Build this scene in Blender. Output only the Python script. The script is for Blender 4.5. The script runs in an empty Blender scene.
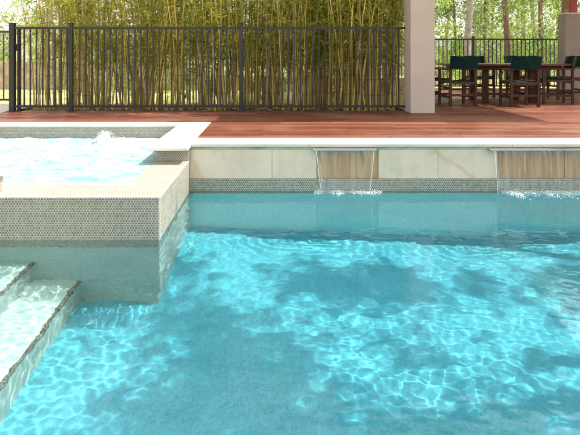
import bpy, bmesh, math, random
from mathutils import Vector, Matrix, noise, Euler
R = math.radians
S = bpy.context.scene
COL = S.collection
rnd = random.Random(7)
F = 500.0; VX = 272.0; HY = 56.0; CH = 0.84
WZ = -0.453                       # pool water level
SUN = Vector((0.55, 0.10, 1.0)).normalized()

# ------------------------------------------------------------------ node helpers
class NT:
    def __init__(s, name, rough=0.6, spec=0.4):
        s.m = bpy.data.materials.new(name); s.m.use_nodes = True
        s.t = s.m.node_tree; s.b = s.t.nodes['Principled BSDF']; s.out = s.t.nodes['Material Output']
        s.b.inputs['Roughness'].default_value = rough
        s.b.inputs['Specular IOR Level'].default_value = spec
    def n(s, typ, **kw):
        x = s.t.nodes.new(typ)
        for k, v in kw.items(): setattr(x, k, v)
        return x
    def l(s, a, b): s.t.links.new(a, b)
    def coords(s, which='Object'): return s.n('ShaderNodeTexCoord').outputs[which]
    def mapping(s, vec, scale=(1, 1, 1), rot=(0, 0, 0), loc=(0, 0, 0)):
        m = s.n('ShaderNodeMapping'); s.l(vec, m.inputs[0])
        m.inputs['Scale'].default_value = scale; m.inputs['Rotation'].default_value = rot; m.inputs['Location'].default_value = loc
        return m.outputs[0]
    def noise(s, vec, scale, detail=4, rough=.55, dist=0):
        x = s.n('ShaderNodeTexNoise'); s.l(vec, x.inputs['Vector'])
        x.inputs['Scale'].default_value = scale; x.inputs['Detail'].default_value = detail
        x.inputs['Roughness'].default_value = rough; x.inputs['Distortion'].default_value = dist
        return x.outputs['Fac']
    def ramp(s, fac, stops, interp='LINEAR'):
        x = s.n('ShaderNodeValToRGB'); s.l(fac, x.inputs[0]); cr = x.color_ramp; cr.interpolation = interp
        while len(cr.elements) < len(stops): cr.elements.new(.5)
        for e, (p, c) in zip(cr.elements, stops):
            e.position = p; e.color = (*c, 1) if len(c) == 3 else c
        return x.outputs[0]
    def math(s, op, a, b=None, c=None, clamp=False):
        x = s.n('ShaderNodeMath', operation=op); x.use_clamp = clamp
        for i, v in enumerate((a, b, c)):
            if v is None: continue
            if isinstance(v, (int, float)): x.inputs[i].default_value = v
            else: s.l(v, x.inputs[i])
        return x.outputs[0]
    def mix(s, fac, a, b, blend='MIX'):
        x = s.n('ShaderNodeMix', data_type='RGBA', blend_type=blend)
        for i, v in ((0, fac), (6, a), (7, b)):
            if isinstance(v, (int, float)): x.inputs[i].default_value = v
            elif isinstance(v, tuple): x.inputs[i].default_value = (*v, 1)
            else: s.l(v, x.inputs[i])
        return x.outputs[2]
    def bump(s, h, dist=.01, strength=.5):
        x = s.n('ShaderNodeBump'); s.l(h, x.inputs['Height'])
        x.inputs['Distance'].default_value = dist; x.inputs['Strength'].default_value = strength
        s.l(x.outputs[0], s.b.inputs['Normal'])
    def col(s, c):
        if isinstance(c, tuple): s.b.inputs['Base Color'].default_value = (*c, 1)
        else: s.l(c, s.b.inputs['Base Color'])

M = {}
def plain(key, c, rough=.6, var=.15, scale=6, bump=0.0, spec=.4):
    t = NT(key, rough, spec); v = t.coords()
    n = t.noise(v, scale, 6)
    lo = tuple(x * (1 - var) for x in c); hi = tuple(min(1, x * (1 + var)) for x in c)
    t.col(t.ramp(n, [(.3, lo), (.7, hi)]))
    if bump: t.bump(t.noise(v, scale * 12, 5), bump, .6)
    M[key] = t.m; return t

def hexmat(key, stops, grout, rough=.25, size=.0195, gw=.085):
    t = NT(key, rough, .5); uv = t.coords('UV')
    p = t.mapping(uv, (1 / size, 1 / size, 1)); sx = t.n('ShaderNodeSeparateXYZ'); t.l(p, sx.inputs[0])
    x, y = sx.outputs[0], sx.outputs[1]; r3 = math.sqrt(3)
    def cell(ox, oy):
        gx = t.math('SUBTRACT', t.math('FLOORED_MODULO', t.math('SUBTRACT', x, ox), 1.0), .5)
        gy = t.math('SUBTRACT', t.math('FLOORED_MODULO', t.math('SUBTRACT', y, oy), r3), r3 / 2)
        d = t.math('ADD', t.math('MULTIPLY', gx, gx), t.math('MULTIPLY', gy, gy))
        return gx, gy, d
    a = cell(0, 0); b = cell(.5, r3 / 2)
    pick = t.math('LESS_THAN', a[2], b[2])
    def sel(u, v): return t.math('ADD', t.math('MULTIPLY', pick, u), t.math('MULTIPLY', t.math('SUBTRACT', 1.0, pick), v))
    gx, gy = sel(a[0], b[0]), sel(a[1], b[1])
    ax, ay = t.math('ABSOLUTE', gx), t.math('ABSOLUTE', gy)
    hd = t.math('MAXIMUM', ax, t.math('ADD', t.math('MULTIPLY', ax, .5), t.math('MULTIPLY', ay, r3 / 2)))
    edge = t.math('SUBTRACT', .5, hd)
    cid = t.n('ShaderNodeCombineXYZ'); t.l(t.math('ROUND', t.math('MULTIPLY', t.math('SUBTRACT', x, gx), 2)), cid.inputs[0])
    t.l(t.math('ROUND', t.math('MULTIPLY', t.math('SUBTRACT', y, gy), 2)), cid.inputs[1])
    wn = t.n('ShaderNodeTexWhiteNoise'); t.l(cid.outputs[0], wn.inputs[0])
    big = t.noise(t.coords(), 2.2, 3)
    f = t.math('ADD', t.math('MULTIPLY', wn.outputs['Value'], .55), t.math('MULTIPLY', big, .45))
    c = t.ramp(f, stops)
    rs = t.ramp(t.noise(t.coords(), 1.1, 4), [(.5, (0, 0, 0)), (.75, (1, 1, 1))]); c = t.mix(t.math('MULTIPLY', rs, .35), c, (.24, .14, .075))
    g = t.n('ShaderNodeMapRange'); t.l(edge, g.inputs[0]); g.inputs[1].default_value = gw * .6; g.inputs[2].default_value = gw * 1.3
    t.col(t.mix(g.outputs[0], grout, c)); t.bump(g.outputs[0], .002, .5)
    M[key] = t.m

def make_materials():
    hexmat('mosaic', [(.2, (.15, .145, .10)), (.45, (.20, .185, .13)), (.6, (.24, .22, .155)), (.85, (.31, .27, .195))], (.60, .555, .47))
    hexmat('mosaic_band', [(.2, (.10, .12, .085)), (.5, (.17, .185, .135)), (.85, (.28, .28, .21))], (.50, .50, .42))
    hexmat('mosaic_dark', [(.2, (.03, .035, .03)), (.6, (.09, .085, .06)), (.85, (.2, .15, .09))], (.25, .25, .22))
    # cream sandstone coping
    t = NT('coping_stone', .55, .3); v = t.coords()
    c = t.ramp(t.noise(v, 3, 8), [(.3, (.56, .51, .42)), (.7, (.68, .64, .56))])
    st = t.ramp(t.noise(v, 1.3, 3), [(.60, (0, 0, 0)), (.75, (1, 1, 1))])
    c = t.mix(t.math('MULTIPLY', st, .25), c, (.66, .50, .32))
    sx = t.n('ShaderNodeSeparateXYZ'); t.l(v, sx.inputs[0])
    t.col(c); t.bump(t.noise(v, 60, 5), .002, .4); M['coping_stone'] = t.m
    # pale polished wall panels with rust veins
    t = NT('panel_stone', .3, .5); v = t.coords()
    c = t.ramp(t.noise(v, 4.5, 9, .62), [(.28, (.57, .48, .36)), (.5, (.68, .585, .45)), (.72, (.74, .62, .47))])
    w = t.n('ShaderNodeTexWave', wave_type='BANDS', bands_direction='DIAGONAL'); t.l(v, w.inputs[0])
    w.inputs['Scale'].default_value = .55; w.inputs['Distortion'].default_value = 9; w.inputs['Detail'].default_value = 5; w.inputs['Detail Scale'].default_value = 1.4
    vein = t.ramp(w.outputs['Fac'], [(.955, (0, 0, 0)), (.995, (1, 1, 1))])
    c = t.mix(t.math('MULTIPLY', vein, .5), c, (.60, .38, .18))
    gn = t.ramp(t.noise(t.mapping(v, (9, 9, .8)), 1, 4), [(.5, (0, 0, 0)), (.8, (1, 1, 1))])
    c = t.mix(t.math('MULTIPLY', gn, .35), c, (.47, .47, .35))
    t.col(c); t.bump(t.noise(v, 40, 5), .001, .3); M['panel_stone'] = t.m
    # split brown niche stone with vertical streaks
    t = NT('niche_stone', .22, .6); v = t.coords()
    s1 = t.noise(t.mapping(v, (26, 26, 2.0)), 1, 8, .65, .6)
    c = t.ramp(s1, [(.25, (.22, .12, .05)), (.42, (.38, .235, .10)), (.6, (.47, .32, .15)), (.8, (.56, .44, .27))])
    b2 = t.ramp(t.noise(v, 5, 4), [(.45, (0, 0, 0)), (.7, (1, 1, 1))])
    c = t.mix(t.math('MULTIPLY', b2, .55), c, (.40, .20, .09))
    t.col(c); t.bump(s1, .006, .6); M['niche_stone'] = t.m
    # reddish hardwood decking: boards along X
    t = NT('deck_timber', .42, .16); v = t.coords()
    sx = t.n('ShaderNodeSeparateXYZ'); t.l(v, sx.inputs[0])
    by = t.math('DIVIDE', sx.outputs[1], .092); idx = t.math('FLOOR', by); fr = t.math('FRACT', by)
    wn = t.n('ShaderNodeTexWhiteNoise', noise_dimensions='1D'); t.l(idx, wn.inputs['W'])
    xs = t.math('ADD', t.math('DIVIDE', sx.outputs[0], 2.1), t.math('MULTIPLY', wn.outputs['Value'], 7))
    cmb = t.n('ShaderNodeCombineXYZ'); t.l(idx, cmb.inputs[0]); t.l(t.math('FLOOR', xs), cmb.inputs[1])
    wn2 = t.n('ShaderNodeTexWhiteNoise', noise_dimensions='2D'); t.l(cmb.outputs[0], wn2.inputs[0])
    gr = t.noise(t.mapping(v, (1.6, 42, 10)), 1, 6, .6)
    f = t.math('ADD', t.math('MULTIPLY', wn2.outputs['Value'], .55), t.math('MULTIPLY', gr, .5))
    c = t.ramp(f, [(.12, (.058, .018, .011)), (.5, (.125, .038, .021)), (.9, (.215, .078, .043))])
    big = t.noise(v, .8, 4)
    c = t.mix(t.ramp(big, [(.5, (0, 0, 0)), (.8, (.35, .35, .35))]), c, (.38, .25, .19))
    gap = t.math('MINIMUM', t.math('GREATER_THAN', fr, .06), t.math('GREATER_THAN', t.math('FRACT', xs), .003))
    c = t.mix(gap, (.018, .009, .007), c)
    t.col(c); t.bump(t.math('ADD', gap, t.math('MULTIPLY', gr, .15)), .004, .6)
    rr = t.ramp(t.noise(v, 3, 4), [(.3, (.35, .35, .35)), (.7, (.6, .6, .6))]); t.l(rr, t.b.inputs['Roughness'])
    M['deck_timber'] = t.m
    # pool plaster; water's depth tint painted into the floor, back wall lightened against shade
    for key, a, b in (('wall_plaster', (.24, .76, .78), (.30, .80, .81)), ('depth_tinted_plaster', (.062, .33, .405), (.088, .385, .46)), ('pale_plaster', (.37, .50, .45), (.44, .58, .52))):
        t = NT(key, .7, .2); v = t.coords()
        c = t.ramp(t.noise(v, 3.5, 4), [(.3, a), (.7, b)])
        sp = t.n('ShaderNodeTexVoronoi'); t.l(v, sp.inputs[0]); sp.inputs['Scale'].default_value = 75
        k = t.ramp(sp.outputs['Color'], [(.25, (.9, .9, .9)), (.75, (1.05, 1.05, 1.05))])
        c = t.mix(1.0, c, k, 'MULTIPLY'); t.col(c); M[key] = t.m
    # clear water
    t = NT('pool_water', 0.0, .5); t.b.inputs['Transmission Weight'].default_value = 1; t.b.inputs['IOR'].default_value = 1.33
    t.col((.80, .97, 1.0)); M['pool_water'] = t.m
    # aerated spa water
    t = NT('spa_water', .12, .5); v = t.coords()
    n1 = t.noise(t.mapping(v, (1, 1.5, 1)), 3.2, 9, .68, 1.2); n2 = t.noise(v, 22, 6, .7, .6)
    f = t.math('ADD', t.math('MULTIPLY', n1, .72), t.math('MULTIPLY', n2, .28))
    sz = t.n('ShaderNodeSeparateXYZ'); t.l(v, sz.inputs[0]); f = t.math('ADD', f, t.math('MULTIPLY', t.math('MAXIMUM', t.math('ADD', sz.outputs[2], .135), 0.0), 5.0))
    fo = t.ramp(f, [(.40, (0, 0, 0)), (.62, (1, 1, 1))])
    t.col(t.mix(fo, (.13, .29, .33), (.385, .43, .435)))
    t.l(t.ramp(fo, [(0, (.06, .06, .06)), (1, (.6, .6, .6))]), t.b.inputs['Roughness'])
    t.b.inputs['Subsurface Weight'].default_value = 0.0
    t.bump(n2, .02, .5); M['spa_water'] = t.m
    t = NT('foam', .5, .4); v = t.coords(); t.col((.66, .70, .71)); t.bump(t.noise(v, 60, 5), .01, .6); M['foam'] = t.m
    # falling water sheet: mostly clear, streaked
    t = NT('falling_water', .05, .5); v = t.coords()
    st = t.noise(t.mapping(v, (30, 10, 1.6)), 1, 5, .6, .4)
    tr = t.n('ShaderNodeBsdfTransparent'); mx = t.n('ShaderNodeMixShader')
    t.col((.85, .90, .90))
    fac = t.ramp(st, [(.42, (.03, .03, .03)), (.62, (.13, .13, .13)), (.8, (.38, .38, .38))])
    t.l(fac, mx.inputs[0]); t.l(tr.outputs[0], mx.inputs[1]); t.l(t.b.outputs[0], mx.inputs[2]); t.l(mx.outputs[0], t.out.inputs[0])
    M['falling_water'] = t.m
    t = NT('falling_water_edge', .05, .5)
    tr = t.n('ShaderNodeBsdfTransparent'); mx = t.n('ShaderNodeMixShader'); mx.inputs[0].default_value = .6
    t.col((.88, .92, .92)); t.l(tr.outputs[0], mx.inputs[1]); t.l(t.b.outputs[0], mx.inputs[2]); t.l(mx.outputs[0], t.out.inputs[0])
    M['falling_water_edge'] = t.m
    plain('steel', (.55, .56, .56), .3, .08, 20)
    M['steel'].node_tree.nodes['Principled BSDF'].inputs['Metallic'].default_value = .7
    plain('fence_metal', (.018, .016, .015), .4, .2, 9)
    plain('fence_bronze', (.045, .036, .032), .4, .2, 9)
    plain('pier_render', (.27, .225, .19), .85, .08, 3, .003)
    plain('render_wall', (.46, .385, .325), .85, .06, 3, .003)
    plain('post_timber', (.26, .12, .06), .55, .3, 8)
    plain('red_timber', (.30, .04, .03), .5, .2, 8)
    t = NT('chair_timber', .5, .15); v = t.coords()
    c = t.ramp(t.noise(t.mapping(v, (30, 30, 4)), 1, 5), [(.3, (.045, .019, .011)), (.7, (.105, .044, .025))]); t.col(c); M['chair_timber'] = t.m
    t = NT('table_timber', .35, .2); v = t.coords()
    g = t.noise(t.mapping(v, (2, 30, 30)), 1, 5); sx = t.n('ShaderNodeSeparateXYZ'); t.l(v, sx.inputs[0])
    gap = t.math('GREATER_THAN', t.math('FRACT', t.math('DIVIDE', sx.outputs[1], .1)), .06)
    t.col(t.mix(gap, (.02, .01, .008), t.ramp(g, [(.3, (.06, .026, .018)), (.7, (.12, .055, .035))]))); M['table_timber'] = t.m
    plain('canvas_green', (.006, .024, .024), .85, .25, 14, .002, .1)
    plain('lawn', (.26, .27, .10), .9, .45, 1.3, .02, .1)
    plain('soil', (.15, .095, .055), .95, .4, 5, .02, .1)
    plain('path_stone', (.48, .42, .38), .8, .12, 3, .004)
    plain('paling', (.44, .32, .23), .85, .35, 5, .01)
    plain('house_wall', (.75, .72, .66), .8, .05, 2)
    plain('house_roof', (.25, .22, .2), .7, .15, 2)
    plain('glass_dark', (.05, .06, .06), .1, .1, 2)
    plain('roof_sheet', (.5, .48, .45), .6, .05, 2)
    plain('bark_pale', (.40, .33, .29), .85, .35, 7, .02)
    plain('bark_brown', (.20, .12, .085), .85, .35, 7, .02)
    # bamboo culm
    for key, lo, hi in (('culm_yellow', (.46, .33, .05), (.72, .55, .16)), ('culm_green', (.24, .22, .05), (.50, .42, .12)), ('culm_dry', (.26, .15, .07), (.56, .40, .24))):
        t = NT(key, .35, .5); v = t.coords(); sx = t.n('ShaderNodeSeparateXYZ'); t.l(v, sx.inputs[0])
        n = t.noise(t.mapping(v, (3, 3, 1.2)), 1.5, 5)
        fr = t.math('FRACT', t.math('DIVIDE', sx.outputs[2], .27))
        c = t.mix(t.math('LESS_THAN', fr, .05), t.ramp(n, [(.3, lo), (.7, hi)]), tuple(x * .45 for x in lo))
        t.col(c); M[key] = t.m
    def leaf(key, lo, hi, tr=.5, sc=2.2):
        t = NT(key, .45, .35); v = t.coords()
        g = t.n('ShaderNodeNewGeometry'); f = t.math('ADD', t.math('MULTIPLY', g.outputs['Random Per Island'], .65), t.math('MULTIPLY', t.noise(v, sc, 3), .4))
        c = t.ramp(f, [(.2, lo), (.85, hi)]); t.col(c)
        tl = t.n('ShaderNodeBsdfTranslucent'); t.l(t.mix(1.0, c, (1.0, 1.0, .75), 'MULTIPLY'), tl.inputs[0])
        mx = t.n('ShaderNodeMixShader'); mx.inputs[0].default_value = tr
        t.l(t.b.outputs[0], mx.inputs[1]); t.l(tl.outputs[0], mx.inputs[2]); t.l(mx.outputs[0], t.out.inputs[0]); M[key] = t.m
    leaf('leaf_bamboo', (.13, .23, .02), (.76, .68, .11), .6)
    leaf('leaf_bright', (.12, .24, .03), (.58, .66, .20), .58, .6)
    leaf('leaf_olive', (.08, .13, .035), (.40, .42, .17), .5, .6)
    leaf('leaf_dark', (.04, .10, .02), (.24, .33, .10), .45, .6)
    leaf('leaf_dry', (.30, .20, .08), (.60, .48, .26), .4)
make_materials()

# ------------------------------------------------------------------ object helpers
def tag(o, label=None, cat=None, group=None, kind=None):
    for k, v in (('label', label), ('category', cat), ('group', group), ('kind', kind)):
        if v: o[k] = v
    return o
def empty(name, loc, label, cat, group=None, rz=0):
    o = bpy.data.objects.new(name, None); COL.objects.link(o); o.location = loc; o.rotation_euler = (0, 0, rz)
    o.empty_display_size = .1
    return tag(o, label, cat, group)
def uvbox(bm):
    uv = bm.loops.layers.uv.verify()
    for f in bm.faces:
        n = f.normal; a = [abs(x) for x in n]; k = a.index(max(a))
        for lp in f.loops:
            c = lp.vert.co
            lp[uv].uv = (c.y, c.z) if k == 0 else (c.x, c.z) if k == 1 else (c.x, c.y)
def obj(name, bm, mat, parent=None, smooth=False, loc=None, uv=False, mats=None):
    if uv: bm.normal_update(); uvbox(bm)
    me = bpy.data.meshes.new(name); bm.to_mesh(me); bm.free()
    for m in (mats or [mat]): me.materials.append(M[m])
    if smooth: me.shade_smooth()
    o = bpy.data.objects.new(name, me); COL.objects.link(o)
    if parent: o.parent = parent
    if loc: o.location = loc
    return o
def box(bm, x0, x1, y0, y1, z0, z1, bev=0.0, mat=None):
    vs = [bm.verts.new(p) for p in ((x0, y0, z0), (x1, y0, z0), (x1, y1, z0), (x0, y1, z0), (x0, y0, z1), (x1, y0, z1), (x1, y1, z1), (x0, y1, z1))]
    fs = [bm.faces.new([vs[i] for i in q]) for q in ((3, 2, 1, 0), (4, 5, 6, 7), (0, 1, 5, 4), (1, 2, 6, 5), (2, 3, 7, 6), (3, 0, 4, 7))]
    if bev:
        es = list({e for f in fs for e in f.edges})
        bmesh.ops.bevel(bm, geom=es, offset=bev, segments=2, affect='EDGES', profile=.5)
    return vs
def B(*a, **k):
    bm = bmesh.new(); box(bm, *a, **k); return bm
def bar(bm, p, q, w, d, up=Vector((0, 0, 1))):
    """box section member from p to q (w across, d along the third axis)"""
    p, q = Vector(p), Vector(q); z = (q - p); L = z.length; z.normalize()
    x = up.cross(z)
    if x.length < 1e-4: x = Vector((1, 0, 0))
    x.normalize(); y = z.cross(x)
    vs = []
    for base in (p, q):
        for sx, sy in ((-1, -1), (1, -1), (1, 1), (-1, 1)):
            vs.append(bm.verts.new(base + x * sx * w / 2 + y * sy * d / 2))
    for f in ((3, 2, 1, 0), (4, 5, 6, 7), (0, 1, 5, 4), (1, 2, 6, 5), (2, 3, 7, 6), (3, 0, 4, 7)):
        bm.faces.new([vs[i] for i in f])
def tube(bm, pts, rads, n=6):
    rings = []
    for i, p in enumerate(pts):
        p = Vector(p)
        a = Vector(pts[max(0, i - 1)]); b = Vector(pts[min(len(pts) - 1, i + 1)])
        z = (b - a).normalized(); x = Vector((1, 0, 0)) if abs(z.x) < .9 else Vector((0, 1, 0))
        x = (x - z * x.dot(z)).normalized(); y = z.cross(x)
        rings.append([bm.verts.new(p + (x * math.cos(2 * math.pi * k / n) + y * math.sin(2 * math.pi * k / n)) * rads[i]) for k in range(n)])
    for r0, r1 in zip(rings, rings[1:]):
        for k in range(n): bm.faces.new((r0[k], r0[(k + 1) % n], r1[(k + 1) % n], r1[k]))
def blade(bm, p, d, L, w, mi=0):
    """a pointed leaf blade from p along d"""
    d = d.normalized(); s = d.cross(Vector((rnd.uniform(-1, 1), rnd.uniform(-1, 1), rnd.uniform(-1, 1))))
    if s.length < 1e-3: return
    s.normalize(); m = p + d * L * .4
    tip = p + d * L + Vector((0, 0, -L * .15))
    f = bm.faces.new([bm.verts.new(v) for v in (p, m + s * w / 2, tip, m - s * w / 2)]); f.material_index = mi
def copy_tree(o, parent=None):
    c = o.copy(); COL.objects.link(c); c.parent = parent
    for ch in list(o.children): copy_tree(ch, c)
    return c
def px(x, Y): return (x - VX) * Y / F
def rvec(s=1.0): return Vector((rnd.uniform(-s, s), rnd.uniform(-s, s), rnd.uniform(-s, s)))

# ------------------------------------------------------------------ ground
GZ = -0.06
def sheet(name, rects, z, mat, parent=None):
    bm = bmesh.new()
    for x0, x1, y0, y1 in rects: bm.faces.new([bm.verts.new(p) for p in ((x0, y0, z), (x1, y0, z), (x1, y1, z), (x0, y1, z))])
    return tag(obj(name, bm, mat, parent), kind='structure')
PX0, PX1, PY0, PY1 = -3.5, 6.0, .6, 4.81      # pool interior
hx0, hx1, hy0, hy1 = -3.88, 6.35, .2, 6.2
sheet('lawn', [(-400, hx0, -400, 500), (hx1, 400, -400, 500), (hx0, hx1, -400, hy0), (hx0, hx1, hy1, 500)], GZ, 'lawn')
# deck: a real slab
bm = bmesh.new()
DL = -4.03
box(bm, -.771, 9.5, 5.132, 6.40, -.05, -.001)
box(bm, DL, 9.5, 6.40, 7.66, -.05, -.001)
box(bm, 2.05, 9.5, 7.66, 13.1, -.05, -.001)
tag(obj('deck', bm, 'deck_timber'), kind='structure')
sheet('garden_bed', [(-3.98, 2.04, 7.67, 9.3)], GZ + .008, 'soil')
sheet('path', [(-9, DL - .01, 6.0, 8.75), (-3.98 - 1.2, -3.99, 7.67, 8.75)][:1], GZ + .05, 'path_stone')
sheet('paving', [(-9, 12, -6, .2)], -.002, 'path_stone')

# ------------------------------------------------------------------ pool shell
def floor_z(x, y):
    d = 1.0 + .30 * max(0, min(1, (x + .6) / 2.6)) + .12 * max(0, (3.2 - y) / 2.6)
    return WZ - d
bm = bmesh.new(); nx, ny = 60, 30
g = [[bm.verts.new((PX0 - .1 + (PX1 - PX0 + .2) * i / nx, PY0 - .1 + (PY1 - PY0 + .2) * j / ny, floor_z(PX0 + (PX1 - PX0) * i / nx, PY0 + (PY1 - PY0) * j / ny))) for j in range(ny + 1)] for i in range(nx + 1)]
for i in range(nx):
    for j in range(ny): bm.faces.new((g[i][j], g[i + 1][j], g[i + 1][j + 1], g[i][j + 1]))
pool_floor = tag(obj('pool_floor', bm, 'depth_tinted_plaster', smooth=True), kind='structure')
CAUST = [pool_floor]
DB = -2.15
# side and near walls of the basin (plaster) with a mosaic band and coping: one thing
basin = empty('pool_basin', ((PX0 + PX1) / 2, PY0, 0), 'stone edged pool surround nearest the viewer, around three sides of the water', 'pool edge')
def local(o): o.location = -Vector(o.parent.location); return o
bm = bmesh.new()
box(bm, PX0 - .3, PX0, PY0, PY1 + .3, DB, WZ - .09); box(bm, PX1, PX1 + .3, PY0, PY1 + .3, DB, WZ - .09); box(bm, PX0 - .3, PX1 + .3, PY0 - .3, PY0, DB, WZ - .09)
CAUST.append(local(obj('basin_wall', bm, 'pale_plaster', basin)))
bm = bmesh.new()
box(bm, PX0 - .3, PX0, PY0, PY1 + .3, WZ - .09, -.032); box(bm, PX1, PX1 + .3, PY0, PY1 + .3, WZ - .09, -.032); box(bm, PX0 - .3, PX1 + .3, PY0 - .3, PY0, WZ - .09, -.032)
local(obj('mosaic_band', bm, 'mosaic_band', basin, uv=True))
bm = bmesh.new()
box(bm, PX0 - .4, PX0 + .03, .2, 6.37, -.03, .0, .006); box(bm, PX1 - .03, PX1 + .35, .2, 5.13, -.03, .0, .006); box(bm, PX0 + .03, PX1 - .03, .2, PY0 + .03, -.03, .0, .006)
local(obj('coping', bm, 'coping_stone', basin))

# feature wall behind the pool
SX = -.79       # outer right face of the spa
wall = empty('feature_wall', (2.0, 4.81, 0), 'long cream stone panelled pool wall behind the water, between spa and right edge', 'wall')
Yw = 4.808
N1 = (px(316.5, Yw), px(378.5, Yw)); N2 = (px(497.5, Yw), px(497.5, Yw) + 1.32)
core = B(SX, PX1, Yw + .022, 5.1, -.345, -.031); local(obj('wall_core', core, 'panel_stone', wall))
TB = -.340
def panels(x0, x1, cuts):
    xs = [x0] + cuts + [x1]
    for a, b in zip(xs, xs[1:]):
        local(obj('stone_panel', B(a + .0015, b - .0015, Yw, Yw + .03, TB + .002, -.060, bev=.001), 'panel_stone', wall))
panels(SX + .001, N1[0], [px(272, Yw)])
panels(N1[1], N2[0], [px(438, Yw)])
panels(N2[1], PX1, [N2[1] + .6, N2[1] + 1.2, N2[1] + 1.8])
def niche(x0, x1, cuts):
    xs = [x0] + cuts + [x1]
    for a, b in zip(xs, xs[1:]):
        local(obj('niche_stone', B(a + .004, b - .004, Yw + .012, Yw + .04, TB + .004, -.0605, bev=.001), 'niche_stone', wall))
niche(*N1, []); niche(*N2, [px(565, Yw)])
local(obj('mosaic_band', B(SX, PX1, Yw - .006, 5.1, WZ - .09, TB, bev=.003), 'mosaic_band', wall, uv=True))
CAUST.append(local(obj('plaster_wall', B(SX - .05, PX1, Yw, 5.1, DB, WZ - .092), 'wall_plaster', wall)))
plain('shade_green', (.42, .47, .30), .6, .3, 5)
local(obj('coping_shade_strip', B(SX + .001, PX1, Yw + .002, Yw + .021, -.0585, -.0315), 'shade_green', wall))  # painted strip: greenish shade and water light under the coping, as colour
xs = [SX + .02, .35, 1.3, 2.3, 3.3, 4.3, 5.3, PX1]
for a, b in zip(xs, xs[1:]):
    local(obj('coping', B(a + .001, b - .001, 4.782, 5.13, -.03, .0, bev=.004), 'coping_stone', wall))

# ------------------------------------------------------------------ spa
RZ = -.154
spa = empty('raised_spa', (-2.0, 4.9, WZ), 'raised square spa clad in hexagonal mosaic, overflowing into the pool', 'spa')
SL = PX0 - .0
Y0s, Y1s, XI = 3.519, 3.87, -1.10
local(obj('front_wall', B(SL, SX, Y0s, Y1s, WZ - .15, RZ, bev=.004), 'mosaic', spa, uv=True))
local(obj('side_wall', B(XI, SX, Y1s, 4.735, WZ - .15, RZ, bev=.004), 'mosaic', spa, uv=True))
CAUST.append(local(obj('submerged_wall', B(SL, SX - .004, Y0s + .004, 6.2, DB, WZ - .152), 'pale_plaster', spa)))
plain('tile_trim', (.62, .60, .54), .4, .25, 60)
local(obj('corbel', B(XI - .022, SX - .002, 4.712, 4.736, -.062, -.031, bev=.008), 'mosaic', spa, uv=True))
trim = [(SL, SX - .007, Y0s - .002, Y0s + .007, RZ - .007, RZ + .002), (SX - .007, SX + .002, Y0s - .002, 4.73, RZ - .007, RZ + .002), (SX - .008, SX + .002, Y0s - .002, Y0s + .008, WZ - .14, RZ - .0075)]
for a in trim: local(obj('edge_trim', B(*a), 'tile_trim', spa))
# pier under the cross coping, tiled
local(obj('pier', B(XI, SX + .001, 4.737, 6.10, -.60, -.031, bev=.003), 'mosaic', spa, uv=True))
local(obj('back_wall', B(SL - .3, SX, 6.11, 6.37, -.60, -.031), 'mosaic', spa, uv=True))
local(obj('left_wall', B(SL - .297, SL + .004, 3.74, 6.108, -.60, -.0335), 'mosaic', spa, uv=True))
bm = bmesh.new(); box(bm, -1.145, -.772, 4.58, 6.09, -.03, .0, .006)
local(obj('coping', bm, 'coping_stone', spa))
for a, b in ((PX0 + .032, -2.62), (-2.618, -1.72), (-1.718, -.772)): local(obj('coping', B(a, b, 6.092, 6.375, -.03, .0, bev=.004), 'coping_stone', spa))
local(obj('pier', B(SL, -1.99, 3.36, 3.70, RZ + .001, -.031, bev=.003), 'mosaic', spa, uv=True))
local(obj('coping', B(PX0 + .032, -1.955, 3.33, 3.735, -.03, .0, bev=.006), 'coping_stone', spa))

# steps
steps = empty('pool_steps', (-2.0, 2.0, DB), 'submerged pale pool steps with dark mosaic edges, left of the deep water', 'steps')
for xe, d in ((-2.0, .16), (-1.672, .44), (-1.352, .72)):
    zt = WZ - d
    x0 = {-2.0: PX0 + .001, -1.672: -2.0, -1.352: -1.672}[xe]
    st = local(obj('step', B(x0, xe, PY0 + .001, Y0s + .003, DB, zt, bev=0), 'pale_plaster', steps)); CAUST.append(st)
    e = obj('edge_tile', B(xe - .020, xe + .004, PY0 + .002, Y0s - .001, zt - .020, zt + .004), 'mosaic_dark', st, uv=True); CAUST.append(e)

# ------------------------------------------------------------------ water surface
def wave(x, y):
    # calmer under the back wall, busier out in the open; ripples radiate from the falls
    a = .42 + .58 * min(1, max(0, (4.3 - y) / 1.5))
    k = .7 + .6 * noise.noise(Vector((x * .7, y * .9, 6.2)))
    h = .0042 * noise.noise(Vector((x * 1.5, y * 1.9, 0.3)))
    h += .0017 * noise.noise(Vector((x * 4.6 + 1.5 * noise.noise(Vector((x, y, 4))), y * 6.2, 3.1)))
    h += .0012 * k * noise.noise(Vector((x * 11, y * 13, 7.7)))
    h += .00095 * k * noise.noise(Vector((x * 20, y * 25, 1.7)))
    h *= a
    for cx, w in (((N1[0] + N1[1]) / 2, .3), ((N2[0] + N2[1]) / 2, .65)):
        dx = max(0, abs(x - cx) - w); r = math.hypot(dx, y - 4.66)
        h += .0005 * math.sin(r * 60 + 1.5 * noise.noise(Vector((x * 3, y * 3, 9)))) * math.exp(-r * 2.6)
    dx = max(0, x - SX)
    if y > Y0s - .2: h += .004 * noise.noise(Vector((x * 26, y * 9, 5))) * math.exp(-dx * 5)
    return WZ + h
bm = bmesh.new(); nx, ny = 1060, 520; x0w, x1w = PX0 + .001, PX1 - .001; y0w, y1w = PY0 + .001, Yw - .005
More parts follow.
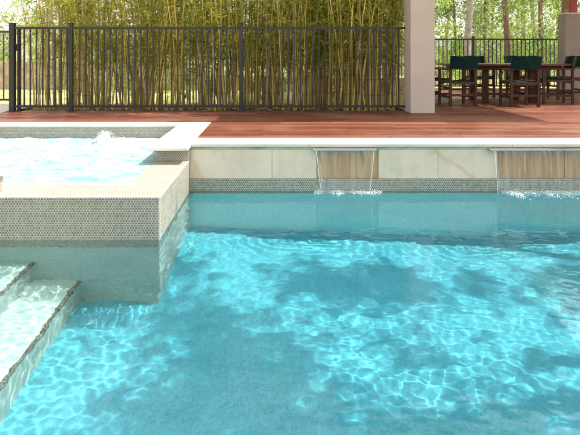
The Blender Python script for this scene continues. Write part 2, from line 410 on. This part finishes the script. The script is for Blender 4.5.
# finer spacing where the camera looks
def xm(i):
    return x0w + (x1w - x0w) * i / nx
g = {}
for i in range(nx + 1):
    x = xm(i)
    for j in range(ny + 1):
        y = y0w + (y1w - y0w) * j / ny
        if x < SX - .06 and y > Y0s + .06: continue
        g[i, j] = bm.verts.new((x, y, wave(x, y)))
for i in range(nx):
    for j in range(ny):
        q = [g.get(k) for k in ((i, j), (i + 1, j), (i + 1, j + 1), (i, j + 1))]
        if None in q: continue
        bm.faces.new(q)
water = tag(obj('water', bm, 'pool_water', smooth=True), kind='structure')
water.cycles.is_caustics_caster = True
for o in CAUST: o.cycles.is_caustics_receiver = True

# spa water, churned up by its jets
jets = [(-1.80, 5.38, .14, .20), (-2.62, 5.5, .06, .26), (-2.2, 4.9, .035, .3), (-1.5, 4.7, .03, .22), (-2.5, 4.3, .03, .3), (-3.1, 5.2, .05, .25), (-1.75, 5.7, .07, .16)]
bm = bmesh.new(); nx, ny = 320, 240; g = {}
for i in range(nx + 1):
    for j in range(ny + 1):
        x = SL + (XI - SL) * i / nx; y = Y1s + (6.11 - Y1s) * j / ny
        ed = min(1, (XI - x) / .25, (y - Y1s) / .3); ed = max(0, ed)
        h = .010 * ed * noise.turbulence(Vector((x * 3, y * 3, 0)), 4, False) + .018 * ed * noise.noise(Vector((x * 5, y * 6, 2))) + .006 * noise.noise(Vector((x * 15, y * 18, 5))) * (.3 + ed)
        for jx, jy, a, r in jets:
            d2 = ((x - jx) ** 2 + (y - jy) ** 2) / r ** 2
            if d2 < 6: h += a * math.exp(-d2 * 1.3) * (.6 + 1.3 * abs(noise.noise(Vector((x * 9, y * 9, 8)))) + .45 * noise.noise(Vector((x * 26, y * 26, 3))))
        g[i, j] = bm.verts.new((x, y, -.157 + h))
for i in range(nx):
    for j in range(ny): bm.faces.new((g[i, j], g[i + 1, j], g[i + 1, j + 1], g[i, j + 1]))
tag(obj('spa_water', bm, 'spa_water', smooth=True), kind='structure')

# droplets and froth (uncountable): stuff
def blob(bm, c, r):
    m = Matrix.Translation(c) @ Euler((rnd.random() * 3, rnd.random() * 3, 0)).to_matrix().to_4x4() @ Matrix.Diagonal((r * rnd.uniform(.7, 1.4), r * rnd.uniform(.7, 1.3), r * rnd.uniform(.6, 1.1), 1))
    bmesh.ops.create_icosphere(bm, subdivisions=1, radius=1, matrix=m)
bm = bmesh.new()
for k in range(420):
    jx, jy, a, r = jets[0] if k < 300 else rnd.choice(jets[1:])
    t = rnd.random(); ang = rnd.random() * 6.28; rr = r * (1.1 - .8 * t) * rnd.random() ** .5
    blob(bm, Vector((jx + rr * math.cos(ang), jy + rr * math.sin(ang), -.145 + a * 1.3 * t + .0)), rnd.uniform(.0012, .0055))
tag(obj('spa_froth', bm, 'foam', smooth=True), 'white bubbling froth thrown up by the spa jets', 'froth', kind='stuff')

def froth_line(x0, x1, n, yc, spread, name, label):
    bm = bmesh.new()
    for k in range(n):
        x = rnd.uniform(x0, x1); c = noise.noise(Vector((x * 9, 3, 1)))
        y = yc - abs(rnd.gauss(0, spread)) * (1 + 1.2 * c) + .02
        blob(bm, Vector((x, y, WZ + rnd.uniform(-.001, .012) + (.02 * rnd.random() if rnd.random() < .12 else 0))), rnd.uniform(.0015, .0045) * (1.2 + c))
    # flat streaks of foam drifting off
    return tag(obj(name, bm, 'foam', smooth=True), label, 'splash', kind='stuff')
froth_line(N1[0] - .03, N1[1] + .02, 700, 4.74, .045, 'splash', 'white splash where the narrow waterfall meets the pool')
froth_line(N2[0] - .0, N2[1], 1900, 4.74, .075, 'splash', 'white splash along the foot of the wide waterfall at right')

# waterfalls: steel blade spout + the sheet of falling water
def fall(x0, x1, tb, inset, kind, lab1, lab2):
    s = empty('waterfall_spout', ((x0 + x1) / 2, Yw, -.05), lab1, 'water spout')
    local(obj('blade', B(x0, x1, Yw - .075, Yw + .01, -.055, -.045, bev=.002), 'steel', s))
    local(obj('lip', B(x0, x1, Yw - .079, Yw - .0752, -.058, -.043), 'steel', s))
    w = empty('falling_water', ((x0 + x1) / 2, Yw - .1, WZ), lab2, 'waterfall')
    n = 90; m = 14
    def pt(u, v):
        x = (x0 + .03) * (1 - u) + (x1 - .03) * u
        x += inset * v * (1 - 2 * u) * (1.0)
        z = -.056 + (WZ - .004 + .056) * v
        y = Yw - .079 - .035 * math.sqrt(v) + .004 * noise.noise(Vector((x * 22, v * 2, kind)))
        return Vector((x, y, z))
    bm = bmesh.new(); gg = [[bm.verts.new(pt(i / n, j / m)) for j in range(m + 1)] for i in range(n + 1)]
    for i in range(n):
        for j in range(m): bm.faces.new((gg[i][j], gg[i + 1][j], gg[i + 1][j + 1], gg[i][j + 1]))
    local(obj('sheet', bm, 'falling_water', w, smooth=True))
    for u in (0, 1):
        bm = bmesh.new(); P = [pt(u, j / m) for j in range(m + 1)]
        tube(bm, P, [.0020 + .0022 * abs(noise.noise(Vector((j * .8, u, kind)))) for j in range(m + 1)], 8)
        local(obj('edge_stream', bm, 'falling_water_edge', w, smooth=True))
    for k in range(int((x1 - x0) * (2 if kind == 1 else 4))):
        u = rnd.random(); v0 = rnd.random() * .4; v1 = min(1, v0 + rnd.uniform(.2, .7))
        bm = bmesh.new(); tube(bm, [pt(u, v0 + (v1 - v0) * t / 4) - Vector((0, .003, 0)) for t in range(5)], [.0004, .0013, .0009, .0014, .0004], 5)
        local(obj('stream', bm, 'falling_water_edge', w, smooth=True))
fall(px(313, 4.73), px(377, 4.73), 1, .045, 1, 'thin steel spout blade over the narrow brown stone panel', 'narrow clear sheet of water falling past brown stone, nearer the spa')
fall(px(491, 4.73), N2[1] + .03, 1, .02, 2, 'long pale steel spout blade over the wide brown stone at right', 'wide clear sheet of water falling past streaked stone at right')

# ------------------------------------------------------------------ fences
def fence(name, x0, x1, Y, posts, sp, label, H=1.3, metal='fence_metal', base=0.0, postw=.058):
    r = empty(name, ((x0 + x1) / 2, Y, base), label, 'fence')
    for z, t in ((H - .035, .036), (.075, .032)):
        local(obj('rail', B(x0, x1, Y - .018, Y + .018, base + z - t / 2, base + z + t / 2), metal, r))
    n = int((x1 - x0) / sp)
    me = None
    for i in range(1, n):
        x = x0 + (x1 - x0) * i / n
        if any(abs(x - p) < .045 for p, _ in posts): continue
        if me is None:
            o = obj('picket', B(-.0095, .0095, -.0095, .0095, .07, H - .04), metal, r); me = o.data
        else:
            o = bpy.data.objects.new('picket', me); COL.objects.link(o); o.parent = r
        o.location = Vector((x, Y, base)) - Vector(r.location)
    for p, w in posts:
        o = obj('post', B(p - w / 2, p + w / 2, Y - w / 2, Y + w / 2, base - .03, base + H + .03, bev=.003), metal, r); local(o)
        c = obj('post_cap', B(p - w / 2 - .004, p + w / 2 + .004, Y - w / 2 - .004, Y + w / 2 + .004, base + H + .0305, base + H + .042, bev=.003), metal, o)
        bm = B(p - w / 2 - .03, p + w / 2 + .03, Y - w / 2 - .03, Y + w / 2 + .03, base + .0005, base + .008); obj('base_plate', bm, metal, o)
    return r
YF = 7.60
fence('pool_fence', px(12, YF), 2.02, YF, [(px(12.5, YF), .075), (px(71, YF), .058), (px(241, YF), .056)], .0925, 'black metal pool fence with thin pickets in front of the bamboo', metal='fence_metal')
fence('pool_fence', px(-90, 8.75), px(16, 8.75), 8.75, [(px(-80, 8.75), .05)], .105, 'short bronze fence run at the far left, beyond the pale path', base=-.0, metal='fence_bronze')
fence('pool_fence', 2.9, 12.5, 12.8, [(px(473, 12.8), .06), (px(577, 12.8) + 2.0, .06)], .105, 'black metal picket fence behind the dining table')
# latch post beside the corner post
g = empty('gate_post', (px(17.5, YF), YF + .05, 0), 'dark gate post standing close behind the left corner post', 'post')
obj('post', B(-.022, .022, -.022, .022, -.04, 1.27, bev=.002), 'fence_bronze', g); obj('latch', B(-.035, .035, -.03, -.023, .92, 1.02, bev=.003), 'fence_metal', g)

# ------------------------------------------------------------------ pillars and patio roof
pil = empty('masonry_pillar', (2.2, 7.48, 0), 'tall beige rendered pillar on the deck at the end of the bamboo', 'pillar')
obj('shaft', B(-.177, .178, -.18, .18, 0, 2.75, bev=.006), 'render_wall', pil)
Yp = 11.6
pil2 = empty('masonry_pillar', (px(565, Yp) + .36, Yp + .14, 0), 'low beige masonry pier carrying timber posts, far right', 'pillar')
obj('pier', B(-.36, .36, -.14, .14, 0, .84 + 42 * Yp / F, bev=.01), 'pier_render', pil2)
obj('cap', B(-.365, .375, -.145, .145, .8405 + 42 * Yp / F, .87 + 42 * Yp / F, bev=.006), 'coping_stone', pil2)
zt = .871 + 42 * Yp / F
o = obj('timber_post', B(-.34, -.23, -.10, .04, zt, 3.4), 'post_timber', pil2)
obj('timber_post', B(-.21, -.04, -.08, .1, zt, 3.4), 'red_timber', pil2)
roof = empty('patio_roof', (3.4, 9.8, 2.75), 'flat patio roof above the dining deck, resting on the tall pillar', 'roof')
obj('roof', B(-2.5, 1.75, -3.1, 3.4, .16, .22), 'roof_sheet', roof)
obj('roof', B(2.6, 5.6, -1.0, 3.4, .16, .22), 'roof_sheet', roof)  # unseen second piece, added to shade the far pier
obj('beam', B(-1.6, 1.7, -2.7, -2.54, 0.0, .155), 'post_timber', roof)
obj('beam', B(-1.6, 5.6, 2.4, 2.56, 0.0, .155), 'post_timber', roof)

# ------------------------------------------------------------------ dining set
def make_chair(loc, rz, label):
    """director chair; faces +Y locally, origin on the floor at its centre"""
    r = empty('director_chair', loc, label, 'chair', 'chairs around the dining table', rz)
    W, D, t = .215, .23, .040
    for sx in (-1, 1):
        bm = bmesh.new(); bar(bm, (sx * W, -D, 0), (sx * W, -D - .0, .62), t, t, Vector((0, 1, 0))); obj('leg', bm, 'chair_timber', r)
        bm = bmesh.new(); bar(bm, (sx * W, D, 0), (sx * W, D, .60), t, t, Vector((0, 1, 0))); obj('leg', bm, 'chair_timber', r)
        obj('armrest', B(sx * W - .032, sx * W + .032, -D - .03, D + .05, .60, .625, bev=.004), 'chair_timber', r)
        bm = bmesh.new(); bar(bm, (sx * (W - .0), -D - .005, .615), (sx * (W - .0), -D - .06, .835), .03, .036, Vector((0, 1, 0))); obj('back_post', bm, 'chair_timber', r)
        for z0, z1 in ((.13, .17), (.385, .425)): obj('side_rail', B(sx * W - .014, sx * W + .014, -D + .02, D - .02, z0, z1), 'chair_timber', r)
    for yy, z0, z1 in ((-D, .17, .205), (-D, .36, .41), (D, .36, .41), (D, .24, .27)):
        obj('cross_rail', B(-W + .02, W - .02, yy - .012, yy + .012, z0, z1), 'chair_timber', r)
    # canvas seat sagging a little
    bm = bmesh.new(); n = 10; gg = []
    for i in range(n + 1):
        u = i / n * 2 - 1; zz = .435 - .022 * (1 - u * u)
        gg.append([bm.verts.new((u * (W - .015), y, zz)) for y in (-D + .03, 0, D + .01)] + [bm.verts.new((u * (W - .015), y, zz - .006)) for y in (D + .01, 0, -D + .03)])
    for a, b in zip(gg, gg[1:]):
        for k in range(6): bm.faces.new((a[k], a[(k + 1) % 6], b[(k + 1) % 6], b[k]))
    bm.faces.new(gg[0]); bm.faces.new(gg[-1]); bmesh.ops.recalc_face_normals(bm, faces=bm.faces)
    obj('seat', bm, 'canvas_green', r, smooth=False)
    # canvas back slung between the posts, curving backwards
    bm = bmesh.new(); gg = []
    for i in range(n + 1):
        u = i / n * 2 - 1; ring = []
        for z, k in ((.625, 0), (.73, .5), (.84, 1)):
            ring.append(Vector((u * (W + .022), -D - .02 - .055 * k - .030 * (1 - u * u), z + .006 * math.sin(u * 5) * k)))
        a = [bm.verts.new(p) for p in ring]; b = [bm.verts.new(p + Vector((0, -.012, 0))) for p in reversed(ring)]
        gg.append(a + b)
    for a, b in zip(gg, gg[1:]):
        for k in range(6): bm.faces.new((a[k], a[(k + 1) % 6], b[(k + 1) % 6], b[k]))
    bm.faces.new(gg[0]); bm.faces.new(gg[-1]); bmesh.ops.recalc_face_normals(bm, faces=bm.faces)
    obj('backrest', bm, 'canvas_green', r, smooth=False)
    return r
Yc = 8.6
c0 = make_chair((px(461.5, 8.4), Yc, 0), R(3), 'green canvas chair with its back to the pool, nearest the tall pillar')
def chair(x, Y, deg, label):
    c = copy_tree(c0); c.location = (x, Y, 0); c.rotation_euler = (0, 0, R(deg)); c['label'] = label
    return c
chair(px(526.5, 8.2), 8.45, -4, 'green canvas chair with its back to the pool, on the right half of the table')
chair(px(435, 9.2), 9.3, -82, 'green canvas chair at the left table end, half hidden by the pillar')
chair(px(562, 8.7), 8.95, 78, 'sunlit green canvas chair facing left at the right end of the table')
chair(px(573, 9.5), 9.75, 84, 'shaded green canvas chair facing left, behind the sunlit end chair')
chair(px(480, 10.4), 10.45, 178, 'green canvas chair on the far side of the table, left one')
chair(px(524, 10.4), 10.45, 184, 'green canvas chair on the far side of the table, right one, behind a near chair')
tb = empty('dining_table', (px(502, 9.3), 9.35, 0), 'long reddish timber outdoor dining table ringed by green chairs', 'table')
obj('tabletop', B(-1.0, 1.0, -.62, .62, .665, .70, bev=.006), 'table_timber', tb)
obj('apron', B(-.86, .86, -.48, .48, .59, .664), 'chair_timber', tb)
for sx in (-1, 1):
    for sy in (-1, 1):
        obj('leg', B(sx * .42 - .045, sx * .42 + .045, sy * .30 - .045, sy * .30 + .045, .0, .589), 'chair_timber', tb)
    obj('foot_rail', B(sx * .42 - .03, sx * .42 + .03, -.25, .25, .1, .16), 'chair_timber', tb)
obj('stretcher', B(-.39, .39, -.03, .03, .11, .15), 'chair_timber', tb)

# ------------------------------------------------------------------ bamboo
def culm_pts(x, y, H, lean, az, bow):
    pts = []; n = 9
    for k in range(n + 1):
        t = k / n; r = lean * t + bow * t ** 3
        pts.append(Vector((x + r * math.cos(az), y + r * math.sin(az), t * H)))
    return pts
def make_clump(seed):
    global rnd
    rnd = random.Random(seed)
    r = empty('bamboo_clump', (0, 0, 0), 'slender yellow green bamboo clump in the dense row behind the pool fence', 'bamboo', 'bamboo clumps behind the fence')
    fol = bmesh.new(); up = bmesh.new()
    for k in range(30):
        a = rnd.random() * 6.28; rad = .34 * rnd.random() ** .6
        x, y = rad * math.cos(a), rad * math.sin(a) * 1.1
        H = rnd.uniform(2.6, 4.4) if k < 24 else rnd.uniform(1.2, 2.2)
        az = a + rnd.uniform(-.7, .7); lean = rnd.uniform(.05, .85) * H / 5; bow = rnd.uniform(.1, .8) * H / 5
        if rnd.random() < .35: az = -math.pi / 2 + rnd.uniform(-.6, .6)
        P = culm_pts(x, y, H, lean, az, bow); r0 = rnd.uniform(.006, .019) if H > 2.6 else .005
        bm = bmesh.new(); tube(bm, P, [r0 * (1 - .75 * i / 9) for i in range(10)], 6)
        mk = rnd.choice(('culm_yellow', 'culm_yellow', 'culm_green', 'culm_green', 'culm_dry'))
        obj('culm', bm, mk, r, smooth=True)
        # side twigs and their leaves, from knee height up
        for q in range(int(H * 11)):
            t = rnd.uniform(.12, 1) ** .8; s = t * 9; i = min(8, int(s)); p = P[i].lerp(P[i + 1], s - i)
            z = p.z
            if z < .8 and rnd.random() < .6: continue
            if z > 2.0 and rnd.random() < .68: continue
            d = Vector((rnd.uniform(-1, 1), rnd.uniform(-1, 1), rnd.uniform(-.1, .8))).normalized()
            L = rnd.uniform(.12, .45) * (1.2 if z > 2 else .8)
            e = p + d * L + Vector((0, 0, -.1 * L))
            if z < 2.4: tube(fol, [p, p.lerp(e, .5) + Vector((0, 0, .02)), e], [.0018, .0012, .0006], 3)
            for c in range(rnd.randint(3, 7)):
                b = p.lerp(e, rnd.uniform(.35, 1))
                dd = (d * .7 + Vector((rnd.uniform(-1, 1), rnd.uniform(-1, 1), rnd.uniform(-1.3, .2))))
                big = 1.0 if z < 2.3 else 1.7
                dry = rnd.random() < (.22 if z < 1.2 else .06)
                blade(fol, b, dd, rnd.uniform(.07, .15) * big, rnd.uniform(.011, .02) * big * (1.4 if z > 2.3 else 1), 1 if dry else 0)
    # papery culm sheaths and leaf litter at the foot
    for q in range(60):
        a = rnd.random() * 6.28; rad = .6 * rnd.random() ** .5
        blade(fol, Vector((rad * math.cos(a), rad * math.sin(a), .01 + .03 * rnd.random())), Vector((rnd.uniform(-1, 1), rnd.uniform(-1, 1), .1)), rnd.uniform(.06, .12), .015, 1)
    obj('foliage', fol, 'leaf_bamboo', r, mats=['leaf_bamboo', 'leaf_dry'])
    up.free()
    return r
protos = [make_clump(100 + k) for k in range(5)]
rnd = random.Random(21)
spots = [(-3.6, 8.35), (-3.2, 8.75), (-2.2, 8.9), (-1.1, 8.95), (-.45, 8.9), (.55, 8.85), (-2.95, 8.25), (-2.45, 8.5), (-1.85, 8.3), (-1.3, 8.45), (-.75, 8.3), (-.2, 8.5), (.3, 8.28), (.8, 8.5), (1.2, 8.25), (1.62, 8.45), (1.75, 8.9), (.95, 9.0), (.1, 9.0), (1.5, 8.1), (1.86, 8.2)]
for i, (x, y) in enumerate(spots):
    c = protos[i] if i < 5 else copy_tree(protos[(i * 2 + 1) % 5])
    c.location = (x, y, GZ + .01); c.rotation_euler = (0, 0, rnd.random() * 6.28 if i >= 0 else 0)
    s = rnd.uniform(.9, 1.1); c.scale = (s, s, s)

# ------------------------------------------------------------------ trees
def make_tree(name, seed, H, r0, leafmat, bark, label, group='trees beyond the fences', crown_lo=.25, spread=2.2, nclump=46, nleaf=46, lsize=.16, lean=.0, limbs=6):
    global rnd
    rnd = random.Random(seed)
    r = empty(name, (0, 0, 0), label, 'tree', group)
    bm = bmesh.new(); P = []
    ax, ay = rnd.uniform(-1, 1) * lean, rnd.uniform(-1, 1) * lean
    for k in range(9):
        t = k / 8; P.append(Vector((ax * t * H + .12 * math.sin(t * 5 + seed), ay * t * H + .1 * math.cos(t * 4 + seed), t * H)))
    tube(bm, P, [r0 * (1.25 if k == 0 else 1 - .75 * k / 8) for k in range(9)], 10)
    ends = []
    for k in range(limbs):
        t = rnd.uniform(max(.25, crown_lo), .9); s = t * 8; i = min(7, int(s)); p = P[i].lerp(P[i + 1], s - i)
        a = rnd.random() * 6.28; L = rnd.uniform(.4, .9) * spread
        q = p + Vector((math.cos(a) * L * .5, math.sin(a) * L * .5, L * .35)); e = p + Vector((math.cos(a) * L, math.sin(a) * L, L * .55))
        rr = r0 * (1 - .7 * t) * .5; tube(bm, [p, q, e], [rr, rr * .7, rr * .35], 6); ends += [q, e]
    obj('trunk', bm, bark, r, smooth=True)
    bm = bmesh.new()
    for k in range(nclump):
        if k < len(ends) * 2: c = ends[k % len(ends)] + rvec(.35)
        else:
            z = rnd.uniform(crown_lo, 1.02) * H; a = rnd.random() * 6.28; rad = spread * rnd.random() ** .6 * (.5 + .5 * math.sin(math.pi * min(1, max(0.1, z / H))))
            c = Vector((math.cos(a) * rad + ax * z, math.sin(a) * rad + ay * z, z))
        cr = rnd.uniform(.25, .65) * spread / 2.2
        for j in range(nleaf):
            v = Vector((rnd.gauss(0, 1), rnd.gauss(0, 1), rnd.gauss(0, .75))) * cr * .55
            blade(bm, c + v, rvec() + Vector((0, 0, -.3)), lsize * rnd.uniform(.6, 1.4), lsize * rnd.uniform(.3, .6))
    obj('crown', bm, leafmat, r)
    return r
def place(t, x, y, rz=0, s=1.0, label=None, z=GZ):
    t.location = (x, y, z); t.rotation_euler = (0, 0, rz); t.scale = (s, s, s)
    if label: t['label'] = label
    return t
tA = make_tree('gum_tree', 11, 9, .18, 'leaf_bright', 'bark_pale', '', crown_lo=.12, spread=2.6, nclump=90, nleaf=110, lsize=.115)
tB = make_tree('gum_tree', 12, 10, .11, 'leaf_olive', 'bark_brown', '', crown_lo=.10, spread=2.4, nclump=90, nleaf=110, lsize=.115)
tC = make_tree('gum_tree', 13, 8, .12, 'leaf_dark', 'bark_brown', '', crown_lo=.06, spread=2.2, nclump=90, nleaf=110, lsize=.115, lean=.05)
tD = make_tree('gum_tree', 14, 11, .125, 'leaf_bright', 'bark_pale', '', crown_lo=.35, spread=2.6, nclump=60, nleaf=60, lsize=.17, lean=.03)
place(tA, px(439, 22) - 1.1, 24, 1, 1, 'bright green leafy tree just right of the tall pillar, beyond the fence')
place(tD, px(469, 16), 16, 2, 1.0, 'thick pale trunked tree behind the left half of the dining table')
place(tB, px(507, 17), 17, 3, 1.0, 'brown trunked tree behind the right half of the dining table')
place(tC, px(540, 21), 21, 4, 1.0, 'dark leafy tree left of the low pier, beyond the fence')
more = [(tC, 455, 30, .5), (tB, 487, 27, 1.2), (tA, 523, 31, 3), (tD, 534, 25, 5), (tB, 556, 30, 4.4), (tC, 492, 36, 2), (tA, 575, 24, 1.4), (tD, 447, 35, 2.7), (tC, 600, 28, .3), (tB, 425, 34, .3), (tA, 640, 33, 2.3), (tD, 517, 40, 2.1)]
for t, x, y, rz in more:
    place(copy_tree(t), px(x, y), y, rz, rnd.uniform(.9, 1.15), 'slim gum tree deep in the wood beyond the dining deck')
# trees to the left, behind the bamboo
lf = [(tA, 50, 27, 2), (tB, 170, 26, 4), (tA, 235, 24, 5), (tB, 300, 27, .4), (tA, 350, 22, 1.1), (tC, 395, 25, 2.9)]
for t, x, y, rz in lf:
    place(copy_tree(t), px(x, y), y, rz, rnd.uniform(.9, 1.1), 'leafy tree seen in glimpses through the bamboo')
# far-off wood reading as one mass
rnd = random.Random(5); bm = bmesh.new()
GAPS = [(-.44, 3.5, .40), (.2, 2.95, .28), (.67, 2.9, .30), (1.5, 2.95, .44), (1.9, 3.35, .5), (1.1, 3.35, .3), (-.75, 2.6, .3), (1.15, 2.6, .36), (.3, 2.45, .25), (2.3, 2.8, .5), (-.9, 3.0, .25)]
for k in range(1080):
    x = rnd.uniform(-40, 60); y = rnd.uniform(44, 60); z = abs(rnd.gauss(0, 2.0))
    c = Vector((x, y, z)); cr = rnd.uniform(.6, 1.3)
    for j in range(16): blade(bm, c + Vector((rnd.gauss(0, 1), rnd.gauss(0, 1), rnd.gauss(0, .8))) * cr, rvec(), rnd.uniform(.4, .8), rnd.uniform(.25, .4))
tag(obj('distant_wood', bm, 'leaf_olive'), 'hazy olive green wood filling the background', 'wood', kind='stuff')
# shrubs by the fence on the far side
def make_shrub(seed, label, mat):
    global rnd
    rnd = random.Random(seed); r = empty('shrub', (0, 0, 0), label, 'shrub', 'shrubs beyond the fences')
    bm = bmesh.new(); fb = bmesh.new()
    for k in range(9):
        a = rnd.random() * 6.28; e = Vector((math.cos(a) * .5, math.sin(a) * .5, rnd.uniform(.5, 1.1))); tube(bm, [Vector((0, 0, 0)), e * .5, e], [.02, .012, .006], 5)
    for k in range(40):
        c = Vector((rnd.gauss(0, .42), rnd.gauss(0, .42), abs(rnd.gauss(.5, .35))))
        for j in range(40): blade(fb, c + Vector((rnd.gauss(0, .13), rnd.gauss(0, .13), rnd.gauss(0, .12))), rvec(), rnd.uniform(.04, .09), rnd.uniform(.02, .035))
    obj('stem', bm, 'bark_brown', r); obj('foliage', fb, mat, r); return r
sA = make_shrub(31, '', 'leaf_bright'); sB = make_shrub(32, '', 'leaf_dark')
place(sA, px(448, 15), 15.5, 0, 1.0, 'bright low shrub beyond the dining fence, nearest the tall pillar')
place(sB, px(530, 16), 16.5, 0, 1.2, 'dark shrub beyond the dining fence, left of the low pier')
for t, x, y, s in ((sB, 480, 19, 1.3), (sA, 500, 21, 1.5), (sA, 545, 23, 1.6), (sB, 462, 24, 1.4)):
    place(copy_tree(t), px(x, y), y, rnd.random() * 6, s, 'leafy shrub among the tree trunks beyond the dining fence')
for t, x, y, s in ((sB, 60, 12.4, .55), (sA, 118, 12.6, .6), (sB, 160, 12.3, .6), (sB, 215, 12.5, .5), (sB, 90, 10.4, .5), (sA, 135, 10.0, .42), (sB, 185, 10.6, .5), (sA, 262, 10.3, .5), (sB, 330, 10.0, .5), (sA, 40, 17, 1.4), (sB, 110, 17.5, 1.3), (sA, 200, 18, 1.5), (sB, 300, 16, 1.4), (sA, 370, 17, 1.5)):
    place(copy_tree(t), px(x, y), y, rnd.random() * 6, s, 'rounded shrub glimpsed through the bamboo')

# timber retaining fence and pale house seen through the bamboo
pf = empty('paling_fence', (-3.2, 13.2, 0), 'brown weathered timber fence across the lawn behind the bamboo', 'fence', rz=R(-4))
x = -7.0
while x < 7.0:
    h = (.70 if x < -.3 else max(.22, .88 - .26 * (x + .3))) + rnd.uniform(-.012, .012); obj('paling', B(x, x + .19, 0, .025, GZ, h), 'paling', pf); x += .2
obj('rail', B(-7, 7, .027, .07, .2, .28), 'paling', pf); obj('rail', B(-7, 7, .027, .07, .58, .66), 'paling', pf)
hs = empty('house', (-10, 33, GZ), 'pale rendered house behind the garden at far left', 'house')
obj('wall', B(-7, 6, 0, 7, 0, 2.9), 'house_wall', hs)
bm = bmesh.new(); v = [bm.verts.new(p) for p in ((-7.5, -.5, 2.905), (6.5, -.5, 2.905), (6.5, 7.5, 2.905), (-7.5, 7.5, 2.905), (-4, 3.5, 5), (3, 3.5, 5))]
for f in ((0, 1, 5, 4), (1, 2, 5), (2, 3, 4, 5), (3, 0, 4), (3, 2, 1, 0)): bm.faces.new([v[i] for i in f])
obj('roof', bm, 'house_roof', hs)
for x in (-4.5, 0, 3.5):
    w = obj('window', B(x - .7, x + .7, -.05, -.002, .9, 2.1), 'coping_stone', hs); obj('pane', B(x - .62, x + .62, -.07, -.052, .98, 2.02), 'glass_dark', w)

# ------------------------------------------------------------------ overhanging tree that dapples the pool
rnd = random.Random(77)
ot = empty('overhanging_tree', (8.9, 4.2, GZ), 'spreading tree leaning over the right side of the pool', 'tree')
bm = bmesh.new(); tube(bm, [(0, 0, 0), (-.1, 0, 2), (-.5, -.1, 4), (-1.4, -.2, 5.8), (-2.8, -.3, 7)], [.3, .25, .2, .13, .06], 10)
for a, b in (((-.5, -.1, 4), (-2.5, -2.2, 6.6)), ((-.9, -.1, 5), (-3, 1.6, 6.9)), ((-.3, 0, 3.4), (1.4, -1, 6)), ((-1.4, -.2, 5.8), (-5, -1.2, 7.4))):
    a, b = Vector(a), Vector(b); tube(bm, [a, a.lerp(b, .5) + Vector((0, 0, .25)), b], [.1, .06, .03], 7)
obj('trunk', bm, 'bark_brown', ot, smooth=True)
bm = bmesh.new()
GAPS = [(-.44, 3.5, .40), (.2, 2.95, .28), (.67, 2.9, .30), (1.5, 2.95, .44), (1.9, 3.35, .5), (1.1, 3.35, .3), (-.75, 2.6, .3), (1.15, 2.6, .36), (.3, 2.45, .25), (2.3, 2.8, .5), (-.9, 3.0, .25)]
for k in range(1080):
    c = Vector((rnd.uniform(-5.8, .8), rnd.uniform(-3.4, 1.3), rnd.uniform(6.3, 7.7)))
    wx, wy, wh = 8.9 + c.x, 4.2 + c.y, c.z + .4
    fx, fy = wx - .55 * wh - .46, wy - .13 * wh - .11     # where this clump's shadow falls
    if fx < -.95 or fy > 3.75 + .5 * noise.noise(Vector((fx * 1.3, 2, 2))): continue
    if any(((fx - gx) ** 2 + ((fy - gy) * 1.2) ** 2) ** .5 < gr for gx, gy, gr in GAPS): continue
    if noise.noise(Vector((fx * 2.1, fy * 2.6, 9.3))) < -.30: continue
    cr = rnd.uniform(.18, .36)
    for j in range(42): blade(bm, c + Vector((rnd.gauss(0, 1), rnd.gauss(0, 1), rnd.gauss(0, .7))) * cr * .6, rvec(), rnd.uniform(.12, .24), rnd.uniform(.05, .1))
obj('crown', bm, 'leaf_olive', ot)

# ------------------------------------------------------------------ light, sky, camera
w = bpy.data.worlds.new('World'); S.world = w; w.use_nodes = True
nt = w.node_tree; sk = nt.nodes.new('ShaderNodeTexSky'); sk.sky_type = 'NISHITA'; sk.sun_disc = False
el = math.asin(SUN.z); sk.sun_elevation = el; sk.sun_rotation = math.atan2(SUN.x, SUN.y)
sk.dust_density = 3.0; sk.air_density = 1.0; sk.ozone_density = 1.0
hs_ = nt.nodes.new('ShaderNodeHueSaturation'); hs_.inputs['Saturation'].default_value = .12; nt.links.new(sk.outputs[0], hs_.inputs['Color']); nt.links.new(hs_.outputs[0], nt.nodes['Background'].inputs[0]); nt.nodes['Background'].inputs[1].default_value = .15
l = bpy.data.lights.new('sun', 'SUN'); l.energy = 2.75; l.angle = R(.53); l.color = (1, .945, .86)
lo = bpy.data.objects.new('sun', l); COL.objects.link(lo); lo.rotation_euler = (-SUN).to_track_quat('-Z', 'Y').to_euler()
l.cycles.is_caustics_light = True
cam = bpy.data.cameras.new('camera'); co = bpy.data.objects.new('camera', cam); COL.objects.link(co); S.camera = co
co.location = (0, 0, CH); co.rotation_euler = (R(90), 0, 0)
cam.sensor_width = 36; cam.lens = 36 * F / 580; cam.shift_x = (290 - VX) / 580; cam.shift_y = -(217.5 - HY) / 580; cam.clip_end = 2000; cam.clip_start = .05
S.view_settings.view_transform = 'Standard'; S.view_settings.look = 'None'; S.view_settings.gamma = 1; S.view_settings.use_curve_mapping = False
S.view_settings.exposure = 1.68
cy = S.cycles
cy.use_denoising = True; cy.caustics_refractive = True; cy.caustics_reflective = False
cy.max_bounces = 10; cy.transparent_max_bounces = 16; cy.transmission_bounces = 8; cy.diffuse_bounces = 4; cy.glossy_bounces = 4
cy.sample_clamp_indirect = 8; cy.blur_glossy = .5
